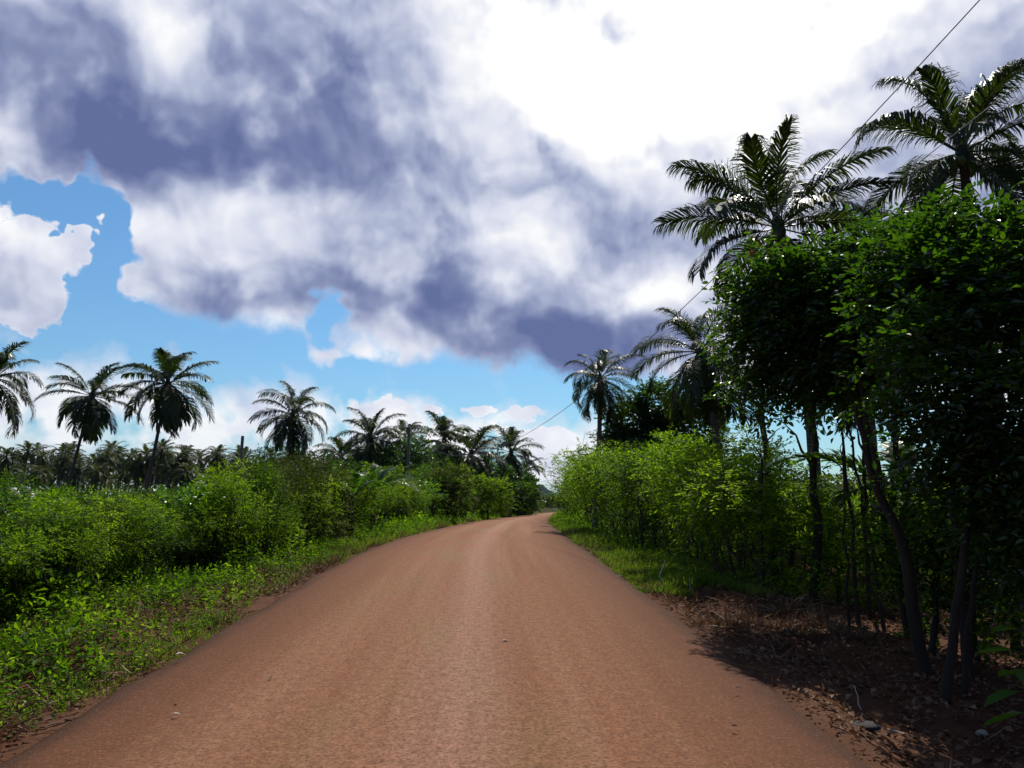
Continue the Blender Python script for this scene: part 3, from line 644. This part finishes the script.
# growth further back among the right trunks
n = 7000; y = 12 + 26 * r.random(n) ** 1.2; x = xc(y) + RW / 2 + 2.4 + r.random(n) * 12; k = n2(x * .5, y * .5) > -.12; weeds(x[k], y[k], r.uniform(.15, .5, k.sum()))
tag(w.obj('weeds', M['weed']), 'low leafy weeds covering both verges and the shaded ground', 'weeds', kind='stuff')
d = MB()
def litter(x, y, L, dz=.02):
    n = len(x); P = on_ground(x, y, dz) + np.stack([np.zeros(n), np.zeros(n), r.uniform(0, .03, n)], 1)
    A = unit(np.stack([r.normal(0, 1, n), r.normal(0, 1, n), r.normal(0, .3, n)], 1)); N = unit(np.stack([r.normal(0, .45, n), r.normal(0, .45, n), np.ones(n)], 1))
    d.leaves(P, A, N, L, L * r.uniform(.35, .7, n), .3, False)
x, y, e = scatter_verge(r, 42000, 1, .06, 8, 2.2, 26, 1.2); k = n1(x * 1.3, y * 1.3) + n2(x * 4, y * 4) * .5 > -.28; x, y, e = x[k], y[k], e[k]
litter(x, y, r.uniform(.03, .10, len(x)) * np.interp(e, [0, .4], [.6, 1]))
x, y, e = scatter_verge(r, 26000, -1, .04, 4.5, 2.6, 40, 1.5); k = n1(x * 1.1 + 40, y * 1.1) + n2(x * 3, y * 3) * .5 > -.1; x, y, e = x[k], y[k], e[k]
litter(x, y, r.uniform(.03, .08, len(x)) * (1 + y / 40))
tag(d.obj('leaf_litter', M['dry']), 'brown dry leaves strewn over the red soil beside the road', 'dry leaves', kind='stuff')
s_ = MB()
for side, y0, n in ((-1, 3, 3800), (1, 10, 1800)):
    x, y, e = scatter_verge(r, n, side, .05, 3.0, y0, 60, 1.7); k = n3(x * .8 + 7, y * .8) > .05; x, y = x[k], y[k]
    tuft(s_, r, x, y, 6, np.interp(y, [3, 15, 60], [.14, .2, .4]), .9, .06)
for side, n, y0, y1, e1 in ((1, 5200, 2.2, 22, 5), (-1, 9000, 2.6, 26, 2.8)):
    x, y, e = scatter_verge(r, n, side, .1, e1, y0, y1, 1.2); k = n3(x * 1.2, y * 1.2 + side * 30) > .0; x, y = x[k], y[k]; n = len(x)
    P = on_ground(x, y, .02); A = unit(np.stack([r.normal(0, 1, n), r.normal(0, 1, n), r.uniform(0, .6, n)], 1)); l = r.uniform(.1, .38, n)
    s_.leaves(P, A, rdir(r, n), l, np.full(n, .008), .1, False)
tag(s_.obj('straw', M['straw']), 'dry straw and thin twigs lying over the litter', 'straw', kind='stuff')
# far vegetation masses
fw = MB(); n = 52000
x = r.uniform(-330, 200, n); y = r.uniform(150, 260, n) + np.abs(x) * .2; hgt = (np.where(x > 20, 8.0, 12.5) + 3.5 * n1(x * .06, y * .05) + 2.5 * n2(x * .22, y * .2))
keep = (np.abs(x - xc(y)) > 7) & ((x < -6) | (x > 24)); x, y, hgt = x[keep], y[keep], hgt[keep]; n = len(x)
P = np.stack([x, y, .9 + hgt * r.random(n) ** .6], 1); l = r.uniform(.7, 1.5, n); fw.leaves(P, unit(rdir(r, n) + (0, 0, -.1)), unit(rdir(r, n) + (0, 0, .8)), l, l * .6, .2, False)
tag(fw.obj('distant_woodland', M['palmfar']), 'dark distant woodland reading as one mass behind the grove', 'woodland', kind='stuff')
fw = MB(); n = 16000; x = r.uniform(-30, 60, n); y = r.uniform(290, 340, n); P = np.stack([x, y, .9 + (4.2 + 2 * n1(x * .1, y * .1)) * r.random(n) ** .6], 1); l = r.uniform(.8, 1.6, n)
fw.leaves(P, rdir(r, n), unit(rdir(r, n) + (0, 0, .8)), l, l * .6, .2, False)
tag(fw.obj('distant_treeline', M['shrub2']), 'very dark mass of trees closing the view at the road bend below the hill', 'treeline', kind='stuff')
uf = MB(); n = 36000
x = -8 - 110 * r.random(n); y = r.uniform(55, 150, n); x -= (y - 55) * .1; hgt = .9 + .6 * n1(x * .2, y * .2) + 1.2 * np.clip((y - 70) / 60, 0, 1)
P = np.stack([x, y, gz(x, y) + hgt * r.random(n) ** .7], 1); l = r.uniform(.3, .6, n); uf.leaves(P, unit(rdir(r, n) + (0, 0, .2)), unit(rdir(r, n) + (0, 0, .8)), l, l * .6, .2, False)
tag(uf.obj('field_undergrowth', M['shrub2']), 'uncountable low field growth between the shrubs and the palm grove', 'undergrowth', kind='stuff')
# red earth bank at the bend
yy = np.linspace(0, 1, 30); b = MB()
p0 = at(524, 511, 172); X_, Y_ = np.meshgrid(np.linspace(-3, 12, 40), np.linspace(-3, 3, 14)); Z_ = .95 * np.exp(-(Y_ / 1.7) ** 2) * np.clip(np.minimum(X_ + 3, 12 - X_), 0, 1) * (1 + n1(X_ * 1.3, Y_ * 2)) 
o = grid('earth_bank', X_, Y_, Z_ - .1, M['soil'], kind='structure'); o.location = (p0.x, 172, float(zr(172)) + .02)
# ------------------------------------------------------------------ small things
def blob(name, loc, s, mat, label, cat, seed=0, rz=0, group=None):
    r = np.random.default_rng(seed); bm = MB(); u = np.linspace(0, PI, 10); v = np.arange(14) / 14 * 2 * PI
    U, Vv = np.meshgrid(u, v, indexing='ij'); d = np.stack([np.sin(U) * np.cos(Vv), np.sin(U) * np.sin(Vv), np.cos(U)], -1)
    k = 1 + .35 * n1(d[..., 0] * 1.7 + seed * 5, d[..., 1] * 1.7 + d[..., 2] * 2.1) ; V = d * k[..., None] * np.array(s)
    i = np.arange(9)[:, None] * 14; j = np.arange(14)[None]; jn = (j + 1) % 14
    bm.add(V.reshape(-1, 3), np.stack([i + j, i + jn, i + 14 + jn, i + 14 + j], -1).reshape(-1, 4), 4)
    o = bm.obj(name, mat, smooth=True); o.location = loc; o.rotation_euler = (0, 0, rz); tag(o, label, cat, group); return o
def gp(px, py, dz=0.):
    x, y, z = ray(px, py); t = 1.
    for k in range(4000):
        t = 2 + k * .01
        if CAMH + z * t <= max(float(gz(x * t, y * t)), (float(zr(y * t)) + .06) if abs(x * t - float(xc(y * t))) < RW / 2 else -9): break
    return Vector((x * t, y * t, CAMH + z * t + dz))
blob('stone', gp(982, 736, .02), (.05, .04, .03), M['stone'], 'pale rounded stone on the dark litter at lower right', 'stone', 1)
blob('coconut_husk', gp(787, 634, .03), (.06, .05, .04), M['husk'], 'brown fibrous coconut husk on the soil mound right of the road', 'coconut husk', 2)
blob('coconut_husk', gp(762, 652, .02), (.03, .03, .045), M['stone'], 'small upright pale husk in the litter nearer the road than the brown fibrous husk', 'coconut husk', 3)
blob('coconut_husk', gp(28, 668, .03), (.10, .09, .07), M['husk'], 'brown coconut husk half sunk in the left verge grass', 'coconut husk', 4)
blob('black_stump', gp(864, 727, .0), (.13, .09, .045), M['stump_mat'], 'round black stump flush with the litter at lower right', 'stump', 5)  # squashed round blob, near-black all over
def stick(pts, rad, label, name='twig', mat='twig', cat='twig'):
    b = MB(); o0 = Vector(pts[0]); q = [Vector(p) - o0 for p in pts]; n = 9; t_ = np.linspace(0, 1, n); k = np.linspace(0, 1, len(q)); q = np.array([tuple(a) for a in q])
    Pp = np.stack([np.interp(t_, k, q[:, i]) for i in range(3)], 1); Pp += np.random.default_rng(len(label)).normal(0, .006, Pp.shape); b.tube(Pp, np.linspace(rad, rad * .4, n), 6)
    o = b.obj(name, M[mat], smooth=True); o.location = o0; tag(o, label, cat)
p = gp(866, 718); stick([p, p + Vector((-.06, 0, .10)), p + Vector((-.05, .05, .24))], .009, 'pale curved twig rising from litter beside the charred stump')
p = gp(690, 594); stick([p, p + Vector((.02, .1, .25))], .01, 'thin straw coloured twig in the green verge clump right of the road')
p = gp(663, 586); stick([p, p + Vector((-.05, 0, .16)), p + Vector((.05, 0, .42))], .02, 'bleached forked dead twig standing in the green verge right of the road')
p = gp(290, 572); stick([p, p + Vector((.02, 0, .3)), p + Vector((-.03, 0, .55))], .014, 'dry upright stalk standing in the left verge grass')
p = gp(905, 735); stick([p, p + Vector((-.2, .25, .03)), p + Vector((-.35, .5, .05))], .012, 'long dry twig lying across litter right of the charred stump')
def one_leaf(px, py, L, mat, label, rz):
    q = gp(px, py, .012); b = MB(); b.leaves(np.zeros((1, 3)), np.array([[1., 0, .05]]), np.array([[0, 0, 1.]]), [L], [L * .5], .3, True)
    o = b.obj('fallen_leaf', M[mat]); o.location = q; o.rotation_euler = (0, 0, rz); tag(o, label, 'leaf', 'fallen leaves on the road')
M['pale'] = flat_mat('pale_fallen_leaf', (.62, .55, .42)); M['dk'] = flat_mat('dark_fallen_leaf', (.05, .025, .015))
one_leaf(172, 716, .06, 'pale', 'pale cream fallen leaf at lower left of the road', .2)
one_leaf(178, 702, .05, 'dk', 'dark fallen leaf just above the pale cream leaf on the road', 2.)
one_leaf(267, 680, .05, 'dk', 'dark curled fallen leaf alone on the left half of the road', .8)
one_leaf(735, 689, .05, 'dk', 'dark fallen leaf near right edge of the road, upper one', .3)
one_leaf(738, 728, .05, 'dk', 'dark fallen leaf near right edge of the road, lower one', 2.6)
one_leaf(502, 642, .07, 'pale', 'small whitish fallen leaf at the centre of the road', .1)
one_leaf(175, 656, .10, 'pale', 'whitish leaf lying on the left road edge by the grass', .5)

# ------------------------------------------------------------------ air
m, t = newmat('haze_air'); vol = t.node('ShaderNodeVolumePrincipled', {'Color': (.40, .58, 1, 1), 'Density': .000035, 'Anisotropy': .2})
t.node('ShaderNodeOutputMaterial', {'Volume': vol.outputs[0]})
x0, x1, y0, y1, z0, z1 = -4600, 4600, -400, 5600, -8, 260
b = MB(); b.add([(x0, y0, z0), (x1, y0, z0), (x1, y1, z0), (x0, y1, z0), (x0, y0, z1), (x1, y0, z1), (x1, y1, z1), (x0, y1, z1)], [(3, 2, 1, 0), (4, 5, 6, 7), (0, 1, 5, 4), (1, 2, 6, 5), (2, 3, 7, 6), (3, 0, 4, 7)], 4)
tag(b.obj('haze', m), 'thin blue air haze over the far hill', 'haze', kind='stuff')
# ------------------------------------------------------------------ light and sky
SUN_EL, SUN_AZ = 56, 19      # azimuth: degrees from straight ahead (+Y) towards +X
sd = bpy.data.lights.new('sun', 'SUN'); so = bpy.data.objects.new('sun', sd); col.objects.link(so)
sd.energy = 5.0; sd.angle = R(.53); sd.color = (1, .95, .87)
dv = Vector((math.sin(R(SUN_AZ)) * math.cos(R(SUN_EL)), math.cos(R(SUN_AZ)) * math.cos(R(SUN_EL)), math.sin(R(SUN_EL))))
so.rotation_euler = dv.to_track_quat('Z', 'Y').to_euler(); so.location = (0, 0, 30)
W_ = bpy.data.worlds.new('World'); sc.world = W_; W_.use_nodes = True; W_.cycles.sampling_method = 'MANUAL'; W_.cycles.sample_map_resolution = 256; W_.node_tree.nodes.clear(); t = NT(W_.node_tree)
sky = t.node('ShaderNodeTexSky', sky_type='NISHITA', sun_disc=False, sun_elevation=R(SUN_EL), sun_rotation=R(SUN_AZ), air_density=1.3, dust_density=.3, ozone_density=3.5)
STR = .10
dirv = t.node('ShaderNodeTexCoord').outputs['Generated']; sp = t.node('ShaderNodeSeparateXYZ', {0: dirv})
az = t.m('MULTIPLY', t.m('ARCTAN2', sp.outputs[0], sp.outputs[1]), 180 / PI)
el = t.m('MULTIPLY', t.m('ARCSINE', sp.outputs[2]), 180 / PI)
uvv = t.node('ShaderNodeCombineXYZ', {0: az, 1: el, 2: 0.}).outputs[0]
def warp(vec, scale, amp, detail=3, rough=.5):
    n = t.node('ShaderNodeTexNoise', {'Vector': vec, 'Scale': scale, 'Detail': float(detail), 'Roughness': rough}, noise_dimensions='2D').outputs[1]
    v = t.node('ShaderNodeVectorMath', {0: n, 1: (.5, .5, .5)}, operation='SUBTRACT').outputs[0]
    v = t.node('ShaderNodeVectorMath', {0: v, 3: amp}, operation='SCALE').outputs[0]
    return t.node('ShaderNodeVectorMath', {0: vec, 1: v}, operation='ADD').outputs[0]
w1 = warp(uvv, .17, 4.6, 4, .52)      # broad billows for coverage
w2 = warp(uvv, .11, 4.2, 4, .5)
def ae(px, py):
    x, y, z = ray(px, py); n = math.sqrt(x * x + y * y + z * z)
    return math.degrees(math.atan2(x, y)), math.degrees(math.asin(z / n))
def blobs(vec, lst, start=0.):
    acc = start
    for px, py, rx, ry, rot, a in lst:
        u0, v0 = ae(px, py)
        mp = t.node('ShaderNodeMapping', {'Vector': vec, 'Location': (u0, v0, 0), 'Rotation': (0, 0, R(rot)), 'Scale': (rx / 13.6 * 1.5, ry / 13.6 * 1.5, 1)}, vector_type='TEXTURE').outputs[0]
        g = t.node('ShaderNodeTexGradient', {'Vector': mp}, gradient_type='QUADRATIC_SPHERE' if a < 0 and False else 'SPHERICAL').outputs[0]
        acc = t.m('MULTIPLY_ADD', g, a, acc)
    return acc
fb = t.node('ShaderNodeTexNoise', {'Vector': uvv, 'Scale': .30, 'Detail': 7., 'Roughness': .58, 'Distortion': .3}, noise_dimensions='2D').outputs[0]
fs = t.node('ShaderNodeTexNoise', {'Vector': w2, 'Scale': .13, 'Detail': 4., 'Roughness': .46}, noise_dimensions='2D').outputs[0]
# coverage
cov_l = [(125, 262, 40, 60, 0, .8), (84, 236, 26, 20, 0, -2.),
         (45, 218, 80, 30, 0, -3.4), (95, 258, 30, 70, 5, -4.2), (20, 338, 110, 30, 0, -2.4), (326, 312, 16, 22, 0, -1.7), 
         (310, 446, 110, 20, 0, 1.5), (460, 458, 140, 18, 0, 1.7), (570, 462, 80, 30, 0, 1.5), (345, 352, 40, 12, 0, .8)]
cov = blobs(w1, cov_l)
w3 = warp(uvv, .55, 2.0, 5, .6)
cov = t.m('ADD', cov, blobs(w3, [(6, 272, 50, 42, 10, 6.0), (22, 300, 40, 22, 0, 2.5), (384, 412, 24, 11, 0, 3.2), (400, 422, 22, 9, 0, 2.), (480, 409, 14, 6, 0, 3.2), (522, 413, 17, 6, 0, 3.2), (430, 408, 10, 5, 0, 2.8), (548, 440, 24, 12, 0, 3.), (500, 430, 30, 6, 0, 1.4)]))
# the deck of cloud that fills the upper sky in front, and the unseen sky
w1s = t.node('ShaderNodeSeparateXYZ', {0: w1})
e2 = t.m('ADD', w1s.outputs[1], t.m('MULTIPLY', w1s.outputs[0], .125))
deck = t.node('ShaderNodeMapRange', {0: e2, 1: ae(512, 382)[1], 2: ae(512, 335)[1], 3: 0., 4: 1.3}).outputs[0]
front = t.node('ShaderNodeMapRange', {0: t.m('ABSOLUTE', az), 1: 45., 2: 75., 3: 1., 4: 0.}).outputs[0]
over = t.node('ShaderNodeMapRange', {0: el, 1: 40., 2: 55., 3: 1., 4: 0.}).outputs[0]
unseen_sky = t.m('SUBTRACT', 1., t.m('MULTIPLY', front, over))
cov = t.m('ADD', cov, t.m('MULTIPLY', deck, .95))
cov = t.m('ADD', cov, t.m('MULTIPLY', t.m('SUBTRACT', fb, .5), 1.35))
veil = t.m('MULTIPLY', blobs(t.node('ShaderNodeMapping', {'Vector': w1, 'Scale': (1, 1, 1)}).outputs[0], [(90, 412, 330, 46, -5, 1.), (470, 455, 200, 36, 0, .9)]), t.node('ShaderNodeMapRange', {0: fb, 1: .25, 2: .6, 3: .75, 4: 1.9}).outputs[0])
covm = t.node('ShaderNodeMapRange', {0: cov, 1: .12, 2: .82}, interpolation_type='SMOOTHSTEP').outputs[0]
covm = t.m('MAXIMUM', covm, t.m('MINIMUM', veil, .9))
# brightness of the cloud
br_l = [(40, 95, 180, 90, 0, -.62), (300, 95, 150, 90, 20, -.45), (440, 150, 140, 70, -20, -.5), (200, 160, 260, 40, 0, -.3), (100, 10, 90, 40, 0, -.05), (470, 60, 110, 80, 0, -.28), (560, 190, 120, 50, -20, -.3), (740, 110, 60, 30, 0, -.1),
        (420, 265, 90, 50, 0, -.45), (520, 330, 160, 50, -12, -.55), (630, 350, 120, 36, 0, -.5), (140, 300, 90, 34, 0, -.45), (280, 300, 80, 40, 0, -.5), (650, 225, 110, 40, -15, -.45), (740, 180, 80, 40, 0, -.12), (920, 110, 170, 80, 0, -.38),
        (170, 45, 60, 34, -40, .75), (210, 225, 100, 30, 0, .4), (350, 212, 60, 20, 0, .4), (20, 118, 40, 22, 0, .35), (540, 245, 60, 34, -30, .5), (600, 283, 50, 20, 0, .3), (680, 285, 70, 22, 10, .5),
        (640, 50, 260, 150, 0, 1.1), (560, 100, 90, 60, -20, .4), (10, 265, 66, 44, 0, .55), (850, 0, 240, 80, 0, .4)]
br = blobs(w2, br_l, .61)
br = t.m('ADD', br, t.m('MULTIPLY', t.m('SUBTRACT', fs, .5), .75))
fm = t.node('ShaderNodeTexNoise', {'Vector': w2, 'Scale': .21, 'Detail': 3.5, 'Roughness': .46}, noise_dimensions='2D').outputs[0]
ps = t.node('ShaderNodeVectorMath', {0: w2, 1: (.3, .9, 0)}, operation='ADD').outputs[0]
fm2 = t.node('ShaderNodeTexNoise', {'Vector': ps, 'Scale': .21, 'Detail': 3.5, 'Roughness': .46}, noise_dimensions='2D').outputs[0]
br = t.m('ADD', br, t.m('MULTIPLY', t.m('SUBTRACT', fm, fm2), .95))
rim = t.node('ShaderNodeMapRange', {0: cov, 1: .35, 2: 1.1, 3: .14, 4: 0.}).outputs[0]
br = t.m('ADD', br, rim)
low = t.node('ShaderNodeMapRange', {0: el, 1: 9., 2: 6., 3: 0., 4: .22}).outputs[0]
br = t.m('ADD', br, low)
br = t.m('SUBTRACT', br, t.m('MULTIPLY', unseen_sky, .95))  # dark cloud added over the unseen sky overhead and behind, cutting fill light
br = t.m('MULTIPLY_ADD', br, .88, .10)
ccol = t.ramp(br, [(.0, (.12, .155, .33)), (.14, (.175, .21, .39)), (.28, (.25, .29, .475)), (.46, (.42, .465, .635)), (.70, (.71, .74, .86)), (1.0, (1.0, 1.0, 1.0))])
boost = t.node('ShaderNodeMapRange', {0: br, 1: .8, 2: 1.7, 3: 1., 4: 1.05}).outputs[0]
cc = t.node('ShaderNodeVectorMath', {0: ccol, 3: t.m('MULTIPLY', boost, 1 / STR)}, operation='SCALE').outputs[0]
skyc = t.mix(1, sky.outputs[0], (.62, .92, 1.12), 'MULTIPLY')
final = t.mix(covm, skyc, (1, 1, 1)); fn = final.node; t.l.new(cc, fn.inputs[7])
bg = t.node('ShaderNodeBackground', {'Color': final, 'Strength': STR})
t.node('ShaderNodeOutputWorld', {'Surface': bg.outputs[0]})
vs = sc.view_settings; vs.view_transform = 'Standard'; vs.look = 'None'; vs.gamma = 1; vs.use_curve_mapping = False; vs.exposure = 0
sc.cycles.volume_bounces = 0; sc.cycles.max_bounces = 4; sc.cycles.diffuse_bounces = 2; sc.cycles.glossy_bounces = 2; sc.cycles.transmission_bounces = 2
